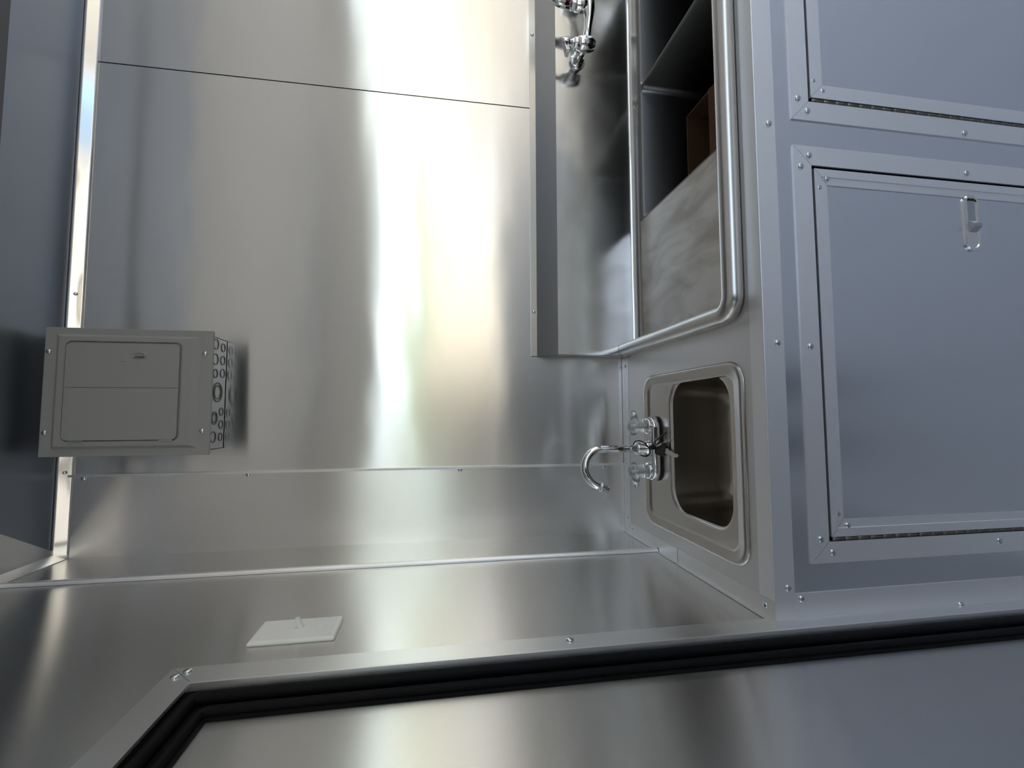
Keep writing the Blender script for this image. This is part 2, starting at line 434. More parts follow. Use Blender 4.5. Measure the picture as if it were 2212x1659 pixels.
R_v = [(.16, .11), (.15, .11), (.17, .11), .055, .085, .075, .065, .05, .038, .065, .05, .038, .09, .065, .05, .04, .09, .065, .05, .04]
skinned('body', V_, E_, R_v, 'cloth')
obj('face', MB().sphere((px, py + .062, .675), .078, 16, 10, (.85, 1.0, 1.2)), 'skin', pe)
obj('hair', MB().sphere((px, py + .035, .715), .088, 16, 10, (.92, 1.0, 1.0)), 'hair', pe)
for sgn, hx_ in ((-1, px - .08), (1, px + .11)):
    hv = [(hx_, py + .21, .41), (hx_, py + .235, .45)]; he = [(0, 1)]; hr = [.03, .034]
    for f in range(4):
        o = len(hv); dx = (f - 1.5) * .018
        hv += [(hx_ + dx, py + .255, .475 + .004 * f), (hx_ + dx * .8, py + .26, .505), (hx_ + dx * .6, py + .255, .525)]
        he += [(1, o), (o, o + 1), (o + 1, o + 2)]; hr += [.009, .0085, .0075]
    o = len(hv); hv += [(hx_ - sgn * .03, py + .25, .45), (hx_ - sgn * .042, py + .26, .48)]; he += [(1, o), (o, o + 1)]; hr += [.010, .009]
    skinned('hand', hv, he, hr, 'skin')
tag(obj('phone', MB().box(.236, .390, -1.2120, -1.2040, .470, .545), 'black', org=(.313, -1.208, .47), bevel=.003), 'black phone held sideways by the person', 'phone')

# ------------------------------------------------------------------ door in the left wall
dr = struct_root('door_1', 'aluminium side door with black rubber seal and metal frame', 'door', (-.01, -.9, ZF))
YD0, YD1 = -.5735, -1.42
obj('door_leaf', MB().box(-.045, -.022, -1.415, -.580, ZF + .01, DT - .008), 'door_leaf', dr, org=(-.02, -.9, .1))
b = MB()
prof = [(0, 0), (.034, 0), (.037, -.0005), (.037, .0035), (0, .003)]
strip(b, (0, -.536, ZF), (0, -.536, .8215), (0, -1, 0), (1, 0, 0), prof, 0, 1)
obj('frame_strip', b, 'trim_bright', dr, org=(0, -.55, 0))
b = MB(); b.box(-.0065, .0035, -.5755, -.5728, ZF, DT)
obj('frame_return', b, 'trim', dr, org=(0, -.55, 0))
b = MB()
strip(b, (0, -.536, .8215), (0, -1.46, .8215), (0, 0, -1), (1, 0, 0), prof, 1, 1)
obj('frame_strip', b, 'trim_bright', dr, org=(0, -.8, .8))
b = MB(); strip(b, (0, -1.46, .8215), (0, -1.46, ZF), (0, 1, 0), (1, 0, 0), prof, 1, 0)
obj('frame_strip', b, 'trim_bright', dr, org=(0, -1.4, .8))
for nm, pts, rad in (('rubber_seal', [(-.0105, -.5825), None], .0075), ('rubber_seal', [(-.0165, -.5995), None], .0062)):
    x, y = pts[0]; off = -.5755 - y
    zt = DT - .002 - off
    path = [(x, y, ZF + .01), (x, y, zt - .02), (x, y - .001, zt - .008), (x, y - .004, zt - .002), (x, y - .012, zt), (x, -1.40, zt)]
    obj(nm, MB().tube(path, rad, 12), 'rubber', dr, org=(x, y, 0))
b = MB()
strip(b, (-.0215, -.5757, ZF + .01), (-.0215, -.5757, DT - .001), (0, -1, 0), (1, 0, 0), [(0, 0), (.034, 0), (.034, .002), (.022, .004), (.006, .006), (0, .016)], 0, 1)
strip(b, (-.0215, -.5757, DT - .001), (-.0215, -1.40, DT - .001), (0, 0, -1), (1, 0, 0), [(0, 0), (.034, 0), (.034, .002), (.022, .004), (.006, .006), (0, .016)], 1, 0)
obj('seal_base', b, 'rubber', dr, org=(-.02, -.59, 0))
for y, z in ((-.551, .321), (-.547, .800), (-.558, .8085)): screw(dr, (.003, y, z), (1, 0, 0))

# ------------------------------------------------------------------ base cabinet
YC = -.5430                       # face plane of the cabinet
XE = 1.95
cb = thing('base_cabinet', 'aluminium base cabinet with two hinged doors under the sinks', 'cabinet', (.95, -.3, ZF))
D2 = (.1150, .7200); D1 = (.8290, 1.52); ZT, ZB = -.0990, -.800
b = MB()
def quadY(b, x0, x1, z0, z1, y=YC): b.box(x0, x1, y, y + .0015, z0, z1)
quadY(b, .001, XE, ZT, -.0012); quadY(b, .001, XE, ZF, ZB)
quadY(b, .001, D2[0], ZB, ZT); quadY(b, D2[1], D1[0], ZB, ZT); quadY(b, D1[1], XE, ZB, ZT)
obj('face_panel', b, 'cab', cb, org=(.6, YC, -.4))
obj('end_panel', MB().box(XE - .002, XE, YC, -.001, ZF, -.0012), 'cab', cb)
obj('floor_panel', MB().box(.002, XE, YC + .002, -.004, ZB - .03, ZB - .028), 'dark', cb)
obj('inner_liner', MB().box(.002, XE, YC + .09, YC + .094, ZB - .028, -.345), 'dark', cb)
# corner angle running down beside the left wall
b = MB(); strip(b, (.0012, YC, ZF), (.0012, YC, -.0015), (1, 0, 0), (0, -1, 0), [(0, 0), (.0385, 0), (.0385, .0018), (.004, .0022), (0, .003)], 0, 0)
obj('corner_angle', b, 'trim', cb, org=(0, YC, -.4))
screw(cb, (.0315, YC - .0022, -.0465)); screw(cb, (.0035, YC - .0028, -.337), (.6, -.8, 0)); screw(cb, (.0315, YC - .0022, -.60))

FR = [(0, 0), (.0325, 0), (.0325, .0030), (0, .0026)]
DP = [(0, 0), (.0255, 0), (.0255, .0016), (.0135, .0020), (.0128, .0040), (0, .0042)]
def frame_parts(parent, name, x0, x1, z0, z1, y, prof, mat='trim'):
    for A, B, inn in (((x0, y, z1), (x1, y, z1), (0, 0, -1)), ((x1, y, z0), (x0, y, z0), (0, 0, 1)),
                      ((x0, y, z0), (x0, y, z1), (1, 0, 0)), ((x1, y, z1), (x1, y, z0), (-1, 0, 0))):
        c = (Vector(A) + Vector(B)) / 2
        obj(name, strip(MB(), A, B, inn, (0, -1, 0), prof), mat, parent, org=c)
def cab_door(x0, x1, lab):
    # frame around the opening
    frame_parts(cb, 'frame_strip', x0 - .0325, x1 + .0325, ZB - .0325, ZT + .0325, YC, FR)
    d = obj('door', MB().box(x0 + .0070, x1 - .0055, YC + .0002, YC + .016, ZB + .004, ZT - .0035), 'cab', cb, org=((x0 + x1) / 2, YC, -.4))
    d['label'] = lab
    frame_parts(d, 'edge_strip', x0 + .0070, x1 - .0055, ZB + .004, ZT - .0035, YC, DP)
    hg = MB(); n = 30; L_ = (ZT - ZB - .012) / n
    for k in range(n):
        z0 = ZT - .006 - k * L_
        hg.lathe([(.0018, 0), (.0030, .0004), (.0030, L_ - .0008), (.0018, L_ - .0002)], (x0 + .0036, YC - .0008, z0 - L_), seg=10)
    hh = obj('piano_hinge', hg, 'hinge', d, org=(x0, YC, -.4))
    hh['label'] = 'dark knuckled piano hinge'
    return d
d2 = cab_door(*D2, 'cabinet door with a sliding latch at its right edge')
d1 = cab_door(*D1, 'second cabinet door under the deep sink')
for p in ((.716, -.0790), (.7360, -.0950), (.732, -.408), (.119, -.084), (.098, -.104), (.101, -.422), (.420, -.082),
          (.832, -.079), (.812, -.096), (.805, -.410)): screw(cb, (p[0], YC - .0026, p[1]))
for p in ((.683, -.112), (.699, -.127), (.157, -.117), (.138, -.134)): screw(d2, (p[0], YC - .0020, p[1]), s=.9)
for p in ((.866, -.110), (.850, -.127)): screw(d1, (p[0], YC - .0020, p[1]), s=.9)
# slide latch
lx0, lx1, lz, lr = .5935, .6945, -.4135, .0160
def cap_loop(g, y, n=10):
    pts = []
    for k in range(n + 1):
        a = -PI / 2 + PI * k / n; pts.append(Vector((lx1 - lr + (lr - g) * math.cos(a), y, lz + (lr - g) * math.sin(a))))
    for k in range(n + 1):
        a = PI / 2 + PI * k / n; pts.append(Vector((lx0 + lr + (lr - g) * math.cos(a), y, lz + (lr - g) * math.sin(a))))
    return pts
lb = MB().loft([cap_loop(0, YC + .0002), cap_loop(0, YC - .0022), cap_loop(.0016, YC - .0042), cap_loop(.0048, YC - .0042), cap_loop(.0062, YC - .0026)], smooth=False, cap1=True)
lt = obj('latch', lb, 'chrome', d2, org=(.64, YC, lz), label='chrome sliding latch')
obj('latch_slot', MB().box(.6835, .6870, YC - .0034, YC - .0027, lz - .0075, lz + .0075), 'dark', d2)
obj('latch_window', MB().box(.6400, .6830, YC - .0033, YC - .0027, lz - .0068, lz + .0068), 'galv', d2)
obj('latch_thumb', MB().prism([(.6270, YC - .0026, lz - .0085), (.6480, YC - .0026, lz - .0085), (.6395, YC - .0120, lz - .0085), (.6345, YC - .0120, lz - .0085)], (0, 0, .017)), 'galv', d2, bevel=.0006)

# ------------------------------------------------------------------ worktop
ct = thing('worktop', 'grey aluminium worktop with angle trim around its edges', 'worktop', (.95, -.27, 0))
b = MB(); T = -.0012
HS = (.078, .382, -.472, -.150)         # cut-out for the hand sink
TS = (.4870, 1.93, -.490, -.030)        # cut-out for the long sink
b.box(.0005, HS[0], -.5415, -.0005, T, 0); b.box(HS[1], TS[0], -.5415, -.0005, T, 0)
b.box(HS[0], HS[1], -.5415, HS[2], T, 0); b.box(HS[0], HS[1], HS[3], -.0005, T, 0)
b.box(TS[0], XE, -.5415, TS[2], T, 0); b.box(TS[0], XE, TS[3], -.0005, T, 0); b.box(TS[1], XE, TS[2], TS[3], T, 0)
obj('top_sheet', b, 'counter', ct, org=(.25, -.27, 0))
ed = MB(); ed.box(.0312, XE, -.5452, -.5150, .0001, .0015); ed.box(.0008, XE, -.5470, -.5450, -.0345, .0015)
obj('front_angle', ed, 'trim', ct, bevel=.0008, org=(.6, -.54, 0))
for x in (.782, .424, .0500, 1.15): screw(ct, (x, -.5468, -.0225))
bt = MB(); strip(bt, (.0010, -.0020, .0002), (XE, -.0020, .0002), (0, -1, 0), (0, 0, 1), [(0, 0), (.0300, 0), (.0300, .0014), (.0016, .0014), (.0016, .0050), (0, .0050)], 1, 0)
obj('back_angle', bt, 'trim_bright', ct, org=(.3, -.015, 0))
for x in (.442, .184, .042): screw(ct, (x, -.0165, .0014), (0, 0, 1), .8)
ll = MB(); strip(ll, (.0006, -.266, .0002), (.0006, -.0020, .0002), (1, 0, 0), (0, 0, 1), [(0, 0), (.0305, 0), (.0305, .0016), (.0022, .0016), (.0022, .0070), (0, .0070)], 0, 1)
obj('side_angle', ll, 'trim_bright', ct, org=(.015, -.13, 0))
ll = MB(); strip(ll, (.0006, -.5475, .0002), (.0006, -.268, .0002), (1, 0, 0), (0, 0, 1), [(0, 0), (.0305, 0), (.0305, .0018), (.0022, .0018), (.0022, .0070), (0, .0070)], 0, 0)
obj('side_angle', ll, 'trim_bright', ct, org=(.015, -.4, 0))
for p in ((.0190, -.045), (.0190, -.528)): screw(ct, (p[0], p[1], .0018), (0, 0, 1), .9)

# ------------------------------------------------------------------ long sink with drainboard
ls = thing('compartment_sink', 'long stainless compartment sink with left drainboard and tall backsplash', 'sink', (1.2, -.27, 0))
XS0, XS1 = .4660, 1.92
ZD = -.0250
prof = [(-.0005, .2578), (-.0022, .2578), (-.0022, .2415), (-.0460, .1957)]
n = 8
prof2 = [(-.0460, .1957 - (.1957 + .005) * k / 12) for k in range(13)] + [(-.0460 - .020 * (1 - math.cos(PI / 2 * k / n)), -.005 - .020 * math.sin(PI / 2 * k / n)) for k in range(1, n + 1)] + [(-.0720, ZD)]
b = MB()
b.loft([[Vector((x, y, z)) for y, z in prof] for x in (XS0, XS1)], closed=False, smooth=False)
obj('splash_return', b, 'steel_plain', ls, org=(.9, -.04, .2))
b = MB()
xs = [XS0 + (XS1 - XS0) * k / 24 for k in range(25)]
b.loft([[Vector((x, y, z)) for y, z in prof2] for x in xs], closed=False, smooth=True)
obj('backsplash', b, 'splash', ls, org=(.9, -.04, .1))
b = MB(); pc = [(-.0022, .2578), (-.0022, .2415), (-.0460, .1957), (-.0460, .004), (-.0022, .004)]
b.prism([(XS0 + .0004, y, z) for y, z in pc], (.0012, 0, 0))
obj('splash_end', b, 'steel_plain', ls, org=(XS0, -.03, .1))
for x in (.586, 1.364): screw(ls, (x, -.0022, .2495), s=.9)
# rolled rim: left end and front
YR = -.4960; XRm = .4830; rc = .0170
sec = []
for k in range(13):
    a = -0.35 * PI + (1.35 * PI + .12) * k / 12
    sec.append((rc * math.cos(a), .0165 + rc * math.sin(a)))
sec += [(-.0195, .010), (-.0215, ZD)]
path = [((XRm, -.0475), (-1, 0)), ((XRm, YR + .030), (-1, 0))]
for k in range(1, 9):
    a = PI / 2 * k / 8
    path.append(((XRm + .030 - .030 * math.cos(a), YR + .030 - .030 * math.sin(a)), (-math.cos(a), -math.sin(a))))
path.append(((XS1, YR), (0, -1)))
b = MB()
b.loft([[Vector((p[0] + o[0] * s, p[1] + o[1] * s, z)) for s, z in sec] for p, o in path], closed=False, smooth=True)
obj('rolled_rim', b, 'steel_plain', ls, org=(1, -.45, 0))
obj('rim_end', MB().sphere((XRm, -.0500, .0165), rc, 14, 8, (1, .35, 1)), 'steel_plain', ls)
screw(ls, (.648, YR + .0155, .0235), (0, .6, .8), .7)
# drainboard
BX0, BX1 = .8240, 1.1800; BY0, BY1 = -.456, -.088
XI, YI = XRm + .0215, YR + .0215
b = MB(); b.box(XI - .001, BX0 - .004, YI - .001, -.0715, ZD - .0012, ZD)
obj('drainboard', b, 'steel', ls, org=(.65, -.27, ZD))
def bowl(x0, x1, cell0, cell1):
    cx, cy = (x0 + x1) / 2, (BY0 + BY1) / 2; hx, hy = (x1 - x0) / 2, (BY1 - BY0) / 2
    ccx, chx = (cell0 + cell1) / 2, (cell1 - cell0) / 2
    ccy, chy = (YI - .0715) / 2, (-.0715 - YI) / 2
    L_ = [rr(ccx, ccy, chx, chy, .0005, ZD), rr(cx, cy, hx, hy, .014, ZD), rr(cx, cy, hx - .002, hy - .002, .014, ZD - .004)]
    L_ += [rr(cx, cy, hx - .004, hy - .004, .018, ZD - .24), rr(cx, cy, hx - .010, hy - .010, .022, ZD - .268), rr(cx, cy, hx - .03, hy - .03, .03, ZD - .278), rr(cx, cy, .04, .04, .0399, ZD - .282)]
    o = MB().loft(L_[:3], smooth=False)
    o.loft(L_[2:], smooth=True, cap1=True)
    return o
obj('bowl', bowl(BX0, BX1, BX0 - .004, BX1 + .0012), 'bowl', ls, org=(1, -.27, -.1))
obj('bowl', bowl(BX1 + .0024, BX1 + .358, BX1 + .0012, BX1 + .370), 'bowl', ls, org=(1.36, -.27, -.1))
b = MB(); b.box(BX1 + .370, XS1, YI - .001, -.0715, ZD - .0012, ZD)
obj('end_deck', b, 'steel', ls, org=(1.8, -.27, ZD))

# cardboard box standing in the first bowl
bx = thing('cardboard_box', 'open brown cardboard box standing inside the deep sink bowl', 'box', (.985, -.24, ZD - .272))
bx0, bx1, by0, by1, bz0, bz1 = .893, 1.0700, -.315, -.1460, ZD - .2685, -.1200
t = .003
for (a, c, d_, e) in ((bx0, bx1, by1 - t, by1), (bx0, bx1, by0, by0 + t), (bx0, bx0 + t, by0 + t, by1 - t), (bx1 - t, bx1, by0 + t, by1 - t)):
    obj('side', MB().box(a, c, d_, e, bz0, bz1), 'card_shaded', bx)
obj('bottom', MB().box(bx0 + t, bx1 - t, by0 + t, by1 - t, bz0, bz0 + t), 'card_shaded', bx)
b = MB().prism([(bx0 + .004, by0 + .003, bz1 - .001), (bx0 + .004, by0 + .062, bz1 + .006), (bx1 - .006, by0 + .062, bz1 + .006), (bx1 - .006, by0 + .003, bz1 - .001)], (0, 0, .002))
obj('flap', b, 'card_shaded', bx)

# ------------------------------------------------------------------ wall-mounted faucet above the long sink
wf = thing('wall_faucet', 'chrome wall-mounted faucet on the long sink backsplash', 'faucet', (1.3636, -.0472, .13))
xv, yv, zv = 1.2600, -.1120, .1385
fl_ = MB().lathe([(.0215, 0), (.0215, .002), (.0185, .006), (.0135, .008)], (1.262, -.0472, .137), (0, -1, 0), 22)
obj('flange', fl_, 'chrome', wf)
obj('inlet_arm', MB().tube([(1.262, -.050, .137), (1.262, -.066, .137), (1.261, -.082, .138), (xv, -.100, zv)], [.0115, .0115, .0125, .0150], 14), 'chrome', wf)
obj('coupling_nut', MB().lathe([(.0160, 0), (.0160, .014)], (1.262, -.058, .137), (0, -1, 0), 6, smooth=False), 'chrome', wf, bevel=.0008)
obj('valve_body', MB().lathe([(.006, -.030), (.0140, -.027), (.0190, -.014), (.0185, .008), (.0160, .015), (.0120, .018)], (xv, yv, zv), (0, 0, 1), 20), 'chrome', wf)
obj('bonnet_nut', MB().lathe([(.0140, 0), (.0140, .008)], (xv, yv, zv + .017), (0, 0, 1), 6, smooth=False), 'chrome', wf, bevel=.0006)
obj('stem', MB().lathe([(.0095, 0), (.0105, .004), (.0065, .008), (.0065, .016)], (xv, yv, zv + .025), (0, 0, 1), 16), 'chrome', wf)
lv = MB().lathe([(.0085, 0), (.0095, .003), (.0090, .015), (.0060, .0185)], (xv, yv, zv + .039), (0, 0, 1), 16)
ldir = Vector((-.93, -.36, 0)); lp = Vector((-ldir.y, ldir.x, 0)); c0 = Vector((xv, yv, zv + .049))
lv.loft([[c0 + ldir * s + lp * w_ * a + Vector((0, 0, h_ * c)) for a, c in ((-1, -1), (1, -1), (1, 1), (-1, 1))] for s, w_, h_ in ((-.013, .005, .004), (.004, .0065, .005), (.030, .0088, .0048), (.0490, .0100, .0042), (.054, .0065, .003))], smooth=False, cap0=True, cap1=True)
obj('lever_handle', lv, 'chrome', wf, bevel=.0008)
xc = 1.3636
obj('bridge', MB().tube([(xv + .006, yv, zv - .006), (xv + .020, yv, zv - .009), (xv + .045, yv, zv - .012), (xv + .072, yv, zv - .015), (xc - .01, yv, zv - .015), (xc + .02, yv, zv - .015), (xc + .06, yv, zv - .012), (xc + .0955, yv, zv - .006)],
    [.0135, .0105, .0100, .0120, .0160, .0155, .0105, .0135], 16), 'chrome', wf)
obj('spout_hub', MB().lathe([(.0165, 0), (.0175, .008), (.0165, .024), (.0150, .028)], (xc, yv, zv - .006), (0, 0, 1), 20), 'chrome', wf)
obj('spout_nut', MB().lathe([(.0155, 0), (.0155, .010)], (xc, yv, zv + .022), (0, 0, 1), 6, smooth=False), 'chrome', wf, bevel=.0006)
obj('hot_mark', MB().box(xc - .004, xc + .001, yv - .0135, yv - .0118, zv + .040, zv + .044), 'red', wf)
sp = [(xc, yv, zv + .030), (xc, yv, zv + .055)]
for k in range(1, 9):
    a = PI / 2 * k / 8; sp.append((xc + .030 * (1 - math.cos(a)), yv - .004 * k / 8, zv + .055 + .030 * math.sin(a)))
sp.append((xc + .20, yv - .03, zv + .088))
obj('spout', MB().tube(sp, .0120, 16), 'chrome', wf)
# right valve, just beyond the frame
xv2 = xc + .1036
obj('valve_body', MB().lathe([(.006, -.027), (.0130, -.024), (.0165, -.014), (.0165, .010), (.0150, .016), (.0120, .018)], (xv2, yv, zv), (0, 0, 1), 20), 'chrome', wf)
obj('inlet_arm', MB().tube([(xv2, -.0480, .137), (xv2, -.082, .138), (xv2, -.100, zv)], [.0115, .0125, .0150], 14), 'chrome', wf)
obj('flange', MB().lathe([(.0215, 0), (.0215, .002), (.0185, .006), (.0135, .008)], (xv2, -.0472, .137), (0, -1, 0), 22), 'chrome', wf)

# ------------------------------------------------------------------ small hand sink
hs = thing('hand_sink', 'small drop-in stainless hand sink with rounded bowl in the worktop corner', 'sink', (.235, -.31, 0))
cx, cy, hx, hy = .2305, -.3100, .1745, .1850
bcx, bcy, bhx, bhy = .2450, -.3500, .1420, .1070
L_ = [rr(cx, cy, hx, hy, .040, .0003), rr(cx, cy, hx - .0015, hy - .0015, .039, .0032), rr(cx, cy, hx - .005, hy - .005, .037, .0052), rr(cx, cy, hx - .009, hy - .009, .034, .0050),
      rr(cx, cy, hx - .0125, hy - .0125, .030, .0040), rr(cx, cy, hx - .0215, hy - .0215, .024, .0040), rr(cx, cy, hx - .0235, hy - .0235, .022, .0034), rr(cx, cy, hx - .0265, hy - .0265, .020, .0006)]
b = MB().loft(L_, smooth=True)
b.loft([L_[-1], rr(bcx, bcy, bhx, bhy, .052, .0006)], smooth=False)
b.loft([rr(bcx, bcy, bhx, bhy, .052, .0006), rr(bcx, bcy, bhx - .0035, bhy - .0035, .050, -.0010), rr(bcx, bcy, bhx - .0065, bhy - .0065, .048, -.0060)], smooth=True)
obj('deck', b, 'hand', hs, org=(cx, cy, 0))
b = MB().loft([rr(bcx, bcy, bhx - .0065, bhy - .0065, .048, -.0060), rr(bcx, bcy, bhx - .010, bhy - .010, .047, -.040), rr(bcx, bcy, bhx - .016, bhy - .016, .046, -.100), rr(bcx, bcy, bhx - .022, bhy - .022, .045, -.122),
    rr(bcx, bcy, bhx - .034, bhy - .034, .040, -.137), rr(bcx, bcy, bhx - .055, bhy - .055, .030, -.142), rr(bcx, bcy, .030, .030, .0299, -.144)], smooth=True, cap1=True)
obj('bowl', b, 'hand_bowl_shaded', hs, org=(bcx, bcy, -.07))
obj('drain', MB().lathe([(.029, 0), (.028, .002), (.022, .0015), (.020, -.001)], (bcx, bcy, -.1435), (0, 0, 1), 24), 'chrome', hs)

# ------------------------------------------------------------------ hand-sink faucet
hf = thing('gooseneck_faucet', 'chrome gooseneck faucet with two clear knobs on the hand sink', 'faucet', (.2350, -.185, .0006))
fx, fy, fz = .2350, -.1870, .0006
def stad(hx_, hy_, z): return rr(fx, fy, hx_, hy_, hy_ - .0001, z, 10)
obj('base_gasket', MB().loft([stad(.0735, .0255, fz), stad(.0735, .0255, fz + .0020)], smooth=False, cap0=True, cap1=True), 'black', hf)
obj('base', MB().loft([stad(.0728, .0248, fz + .0021), stad(.0720, .0240, fz + .018), stad(.0700, .0220, fz + .0215), stad(.064, .016, fz + .0235)], smooth=True, cap0=True, cap1=True), 'chrome', hf)
obj('collar', MB().lathe([(.0165, .022), (.0175, .026), (.0165, .030), (.0150, .034), (.0135, .050), (.0125, .053), (.0095, .053)], (fx, fy, fz), (0, 0, 1), 22), 'chrome', hf)
path = [(fx, fy, fz + .052), (fx, fy, .100), (fx, fy, .136)]
Rg = .0415; sdir = Vector((-.985, -.17, 0))
for k in range(1, 17):
    a = math.radians(158) * k / 16
    path.append(Vector((fx, fy, .136)) + sdir * (Rg - Rg * math.cos(a)) + Vector((0, 0, Rg * math.sin(a))))
tend = sdir * math.sin(math.radians(158)) + Vector((0, 0, math.cos(math.radians(158))))
path.append(path[-1] + tend * .008)
obj('spout', MB().tube(path, .0086, 18), 'chrome', hf)
ae = path[-1]
obj('aerator', MB().lathe([(.0086, -.001), (.0105, 0), (.0105, .002), (.0094, .003), (.0094, .017), (.0080, .0175)], ae, tend, 20), 'chrome', hf)
def knob(x, ang):
    obj('knob_seat', MB().lathe([(.0195, .0225), (.0175, .0275), (.0130, .030)], (x, fy, fz), (0, 0, 1), 20), 'chrome', hf)
    k = MB()
    k.lathe([(.0135, .0305), (.0158, .032), (.0152, .040), (.0150, .050), (.0165, .0545)], (x, fy, fz), (0, 0, 1), 22)
    a = math.radians(ang); u = Vector((math.cos(a), math.sin(a), 0)); v = Vector((-math.sin(a), math.cos(a), 0))
    tilt = Vector((0, 0, .0))
    loops = []
    for s_, z in ((.80, .0525), (.97, .0560), (1.0, .0610), (.90, .0655), (.62, .0680), (.28, .0672)):
        lp_ = []
        for i in range(26):
            t_ = 2 * PI * i / 26
            ex = math.cos(t_); ey = math.sin(t_)
            lx = (.0215 if ex < 0 else .0370 * (1 - .18 * abs(ey))) * ex; ly = .0205 * ey * (1 - .30 * max(0, ex) ** 2)
            lp_.append(Vector((x, fy, fz)) + u * lx * s_ + v * ly * s_ + Vector((0, 0, z - .004 * max(0, ex) * s_)))
        loops.append(lp_)
    k.loft(loops, smooth=True, cap0=True, cap1=True)
    o = obj('clear_knob', k, 'acrylic', hf)
    obj('knob_core', MB().lathe([(.0035, .030), (.0035, .056), (.0020, .057)], (x, fy, fz), (0, 0, 1), 12), 'white', hf)
    return o
knob(fx + .0510, 5); knob(fx - .0510, 188)

# keys hanging on a cable tie around the collar
tie = thing('cable_tie', 'black cable tie looped around the gooseneck faucet collar', 'cable tie', (fx, fy, .035))
def loop_pts(z0, z1, r, ph, n=28): return [Vector((fx + r * math.cos(2 * PI * k / n), fy + r * math.sin(2 * PI * k / n), z0 + (z1 - z0) * (0.5 + .5 * math.cos(2 * PI * k / n - ph)))) for k in range(n)]
obj('loop', MB().tube(loop_pts(.027, .052, .0178, .9), .0013, 6, closed=True), 'black', tie)
obj('loop', MB().tube(loop_pts(.027, .052, .0182, -2.2 + PI), .0013, 6, closed=True), 'black', tie)
knot = Vector((fx + .0040, fy - .0245, .0245))
obj('tie_head', MB().box(knot.x - .005, knot.x + .005, knot.y - .004, knot.y + .004, knot.z - .005, knot.z + .005), 'black', tie, bevel=.0015)
obj('tail', MB().tube([knot, knot + Vector((.014, -.014, .002)), knot + Vector((.036, -.040, -.013))], .0017, 6), 'black', tie)
obj('ring_loop', MB().tube([knot + Vector((.006 * math.cos(a), -.006 - .002 * math.sin(a), -.009 + .010 * math.sin(a))) for a in [2 * PI * i / 16 for i in range(16)]], .0013, 6, closed=True), 'black', tie)
def key(base, d, lab, headmat, nrm, q=1.0):
    d = Vector(d).normalized(); nrm = Vector(nrm); nrm = (nrm - d * nrm.dot(d)).normalized(); s_ = d.cross(nrm)
    base = Vector(base)
    k = thing('key', lab, 'key', base, 'keys on the cable tie')
    P_ = lambda a, b_, h: base + d * a * q + s_ * b_ * q + nrm * h
    hd = [(0, -.006), (.004, -.0105), (.014, -.0115), (.0205, -.0075), (.0205, .0075), (.014, .0115), (.004, .0105), (0, .006)]
    obj('key_head', MB().prism([P_(a, c, -.002) for a, c in hd], nrm * .004), headmat, k, bevel=.0008)
    bl = [(.0205, -.004), (.0205, .0045), (.024, .0045), (.044, .0045), (.0475, .002), (.0475, -.0005), (.043, -.0015), (.041, .0002), (.038, -.0022), (.035, -.0008), (.032, -.003), (.029, -.0015), (.0265, -.004)]
    obj('key_blade', MB().prism([P_(a, c, -.0009) for a, c in bl], nrm * .0018), 'brass', k)
    return k
key((.2395, -.2185, .0185), (-.0135, -.0690, -.0170), 'key with square black plastic head hanging by the hand sink', 'black', (.05, -.35, .93), 1.4)
key((.2440, -.2140, .0120), (.30, -.94, -.08), 'bare metal key beside the black-headed key', 'brass', (.86, .30, .40), 1.05)

# ------------------------------------------------------------------ breaker panel
bp = thing('breaker_panel', 'grey electrical breaker panel mounted high on the back wall', 'electrical panel', (.3627, -.0005, .985))
PX0, PX1, PZ0, PZ1, PY = .2300, .4960, .9815, 1.2965, -.1050
BX = (.2375, .4900); BZ = (.9965, 1.2940)
b = MB(); yb0 = -.0012
b.box(BX[0], BX[1], -.0965, yb0, BZ[0], BZ[0] + .0015); b.box(BX[0], BX[1], -.0965, yb0, BZ[1] - .0015, BZ[1])
b.box(BX[0], BX[0] + .0015, -.0965, yb0, BZ[0], BZ[1]); b.box(BX[1] - .0015, BX[1], -.0965, yb0, BZ[0], BZ[1])
b.box(BX[0], BX[1], yb0 - .0015, yb0, BZ[0], BZ[1])
obj('box', b, 'galv', bp)
for x, y, r, two in ((.4740, -.056, .0125, 0), (.4710, -.020, .0100, 0), (.4400, -.056, .0130, 0), (.4410, -.020, .0110, 0), (.4080, -.054, .0105, 0), (.4110, -.019, .0110, 0),
                     (.3660, -.040, .0225, 1), (.3075, -.052, .0150, 1), (.3220, -.018, .0095, 0), (.2925, -.018, .0100, 0), (.2650, -.054, .0130, 0), (.2640, -.018, .0095, 0)):
    k = MB()
    k.loft([[Vector((x + rr_ * math.cos(2 * PI * i / 24), y + rr_ * math.sin(2 * PI * i / 24), BZ[0] - h)) for i in range(24)] for rr_, h in ((r, -.0002), (r, .0012), (r * .90, .0012), (r * .90, .0001))], smooth=False)
    if two: k.loft([[Vector((x + rr_ * math.cos(2 * PI * i / 24), y + rr_ * math.sin(2 * PI * i / 24), BZ[0] - h)) for i in range(24)] for rr_, h in ((r * .72, -.0002), (r * .72, .0010), (r * .63, .0010), (r * .63, .0001))], smooth=False)
    obj('knockout', k, 'grey_dark', bp, org=(x, y, BZ[0]))
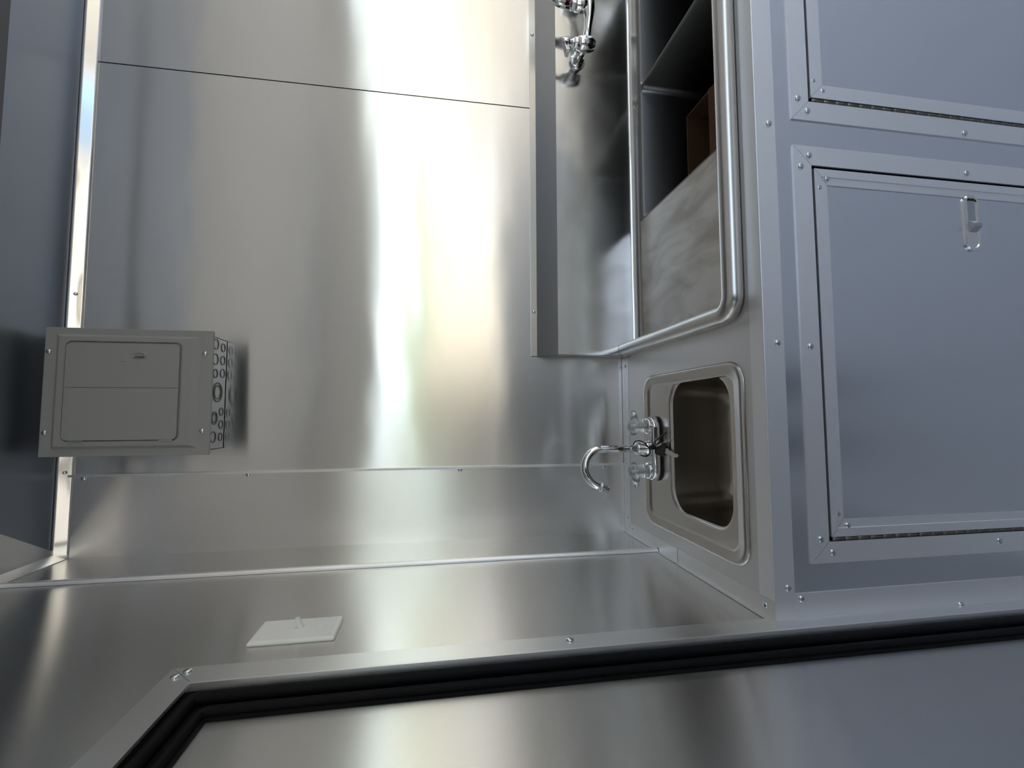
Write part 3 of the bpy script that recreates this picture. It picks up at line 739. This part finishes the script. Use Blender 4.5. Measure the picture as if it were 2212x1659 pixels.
# cover with a raised pan
def fr_loop(x0, x1, z0, z1, y): return [Vector((x0, y, z0)), Vector((x1, y, z0)), Vector((x1, y, z1)), Vector((x0, y, z1))]
DX0, DX1, DZ0, DZ1 = .2610, .4680, 1.0370, 1.2550
b = MB()
b.loft([fr_loop(PX0 + .0012, PX1 - .0012, PZ0 + .0012, PZ1 - .0012, PY + .0085), fr_loop(PX0, PX1, PZ0, PZ1, PY + .0085), fr_loop(PX0, PX1, PZ0, PZ1, PY),
        fr_loop(PX0 + .016, PX1 - .014, PZ0 + .0265, PZ1 - .022, PY), fr_loop(PX0 + .021, PX1 - .019, PZ0 + .0365, PZ1 - .029, PY - .0065), fr_loop(DX0 - .0002, DX1 + .0002, DZ0 - .0002, DZ1 + .0002, PY - .0065)], smooth=False)
cv = obj('cover', b, 'grey_paint', bp, bevel=.0012)
# recess and door with rounded corners
def rz(cx_, cz_, hx_, hz_, r, y, n=6): return [Vector((p.x, y, p.y)) for p in rr(cx_, cz_, hx_, hz_, r, 0, n)]
dcx, dcz, dhx, dhz = (DX0 + DX1) / 2, (DZ0 + DZ1) / 2, (DX1 - DX0) / 2, (DZ1 - DZ0) / 2
b = MB().loft([rz(dcx, dcz, dhx + .0003, dhz + .0003, .0004, PY - .0065), rz(dcx, dcz, dhx - .0002, dhz - .0002, .012, PY - .0065), rz(dcx, dcz, dhx - .001, dhz - .001, .012, PY - .0015)], smooth=False, cap1=True)
obj('door_recess', b, 'grey_paint', bp)
pd = obj('panel_door', MB().loft([rz(dcx - .0008, dcz + .0016, dhx - .0030, dhz - .0034, .010, PY - .0020), rz(dcx - .0008, dcz + .0016, dhx - .0030, dhz - .0034, .010, PY - .0072), rz(dcx - .0008, dcz + .0016, dhx - .0036, dhz - .0040, .0095, PY - .0078)], smooth=False, cap1=True), 'grey_paint', bp)
obj('crease', MB().box(.3711, .3719, PY - .0082, PY - .0077, DZ0 + .006, DZ1 - .004), 'grey_dark', pd)
b = MB().tube([Vector((.4395 + .0052 * math.cos(2 * PI * i / 20) - .0012 * math.sin(2 * PI * i / 20), PY - .0085, 1.1190 + .0135 * math.sin(2 * PI * i / 20))) for i in range(20)], .0011, 6, closed=True)
lt = obj('ring_pull', b, 'galv', pd)
obj('pull_catch', MB().box(.4340, .4375, PY - .0100, PY - .0076, 1.1080, 1.1260), 'grey_dark', pd, bevel=.0006)
obj('stamped_mark', MB().box(.4255, .4262, PY - .00815, PY - .0077, 1.1420, 1.1530), 'grey_dark', pd)
for z in (1.2270, 1.0620): obj('hinge', MB().box(.2600, .2632, PY - .0088, PY - .0060, z - .013, z + .013), 'galv', pd, bevel=.0004)
for x, z in ((.4455, 1.2885), (.4465, .9965), (.2797, 1.2875), (.2808, .9963)): screw(bp, (x, PY, z), s=.95)

# ------------------------------------------------------------------ light switch on the left wall
sw = thing('light_switch', 'white toggle light switch on the left wall', 'light switch', (.0005, -.455, .7))
ys, zs = -.4548, .6996
def rp(hy_, hz_, r, x): return [Vector((x, ys + p.x, zs + p.y)) for p in rr(0, 0, hy_, hz_, r, 0, 4)]
obj('wall_plate', MB().loft([rp(.0350, .0570, .003, .0003), rp(.0350, .0570, .003, .0030), rp(.0335, .0555, .003, .0050), rp(.0305, .0525, .003, .0058)], smooth=True, cap0=True, cap1=True), 'white', sw)
obj('toggle_slot', MB().box(.0056, .0064, ys - .0052, ys + .0052, zs - .0120, zs + .0120), 'white', sw, bevel=.0003)
obj('toggle', MB().prism([(.006, ys - .0042, zs - .0090), (.006, ys - .0042, zs - .0010), (.0195, ys - .0036, zs + .0045), (.0205, ys - .0036, zs - .0005)], (0, .0080, 0)), 'white', sw, bevel=.0008)
for dz in (.0300, -.0300):
    obj('plate_screw', MB().lathe([(.0030, 0), (.0028, .0008), (.0010, .0011)], (.0058, ys, zs + dz), (1, 0, 0), 12), 'white', sw)
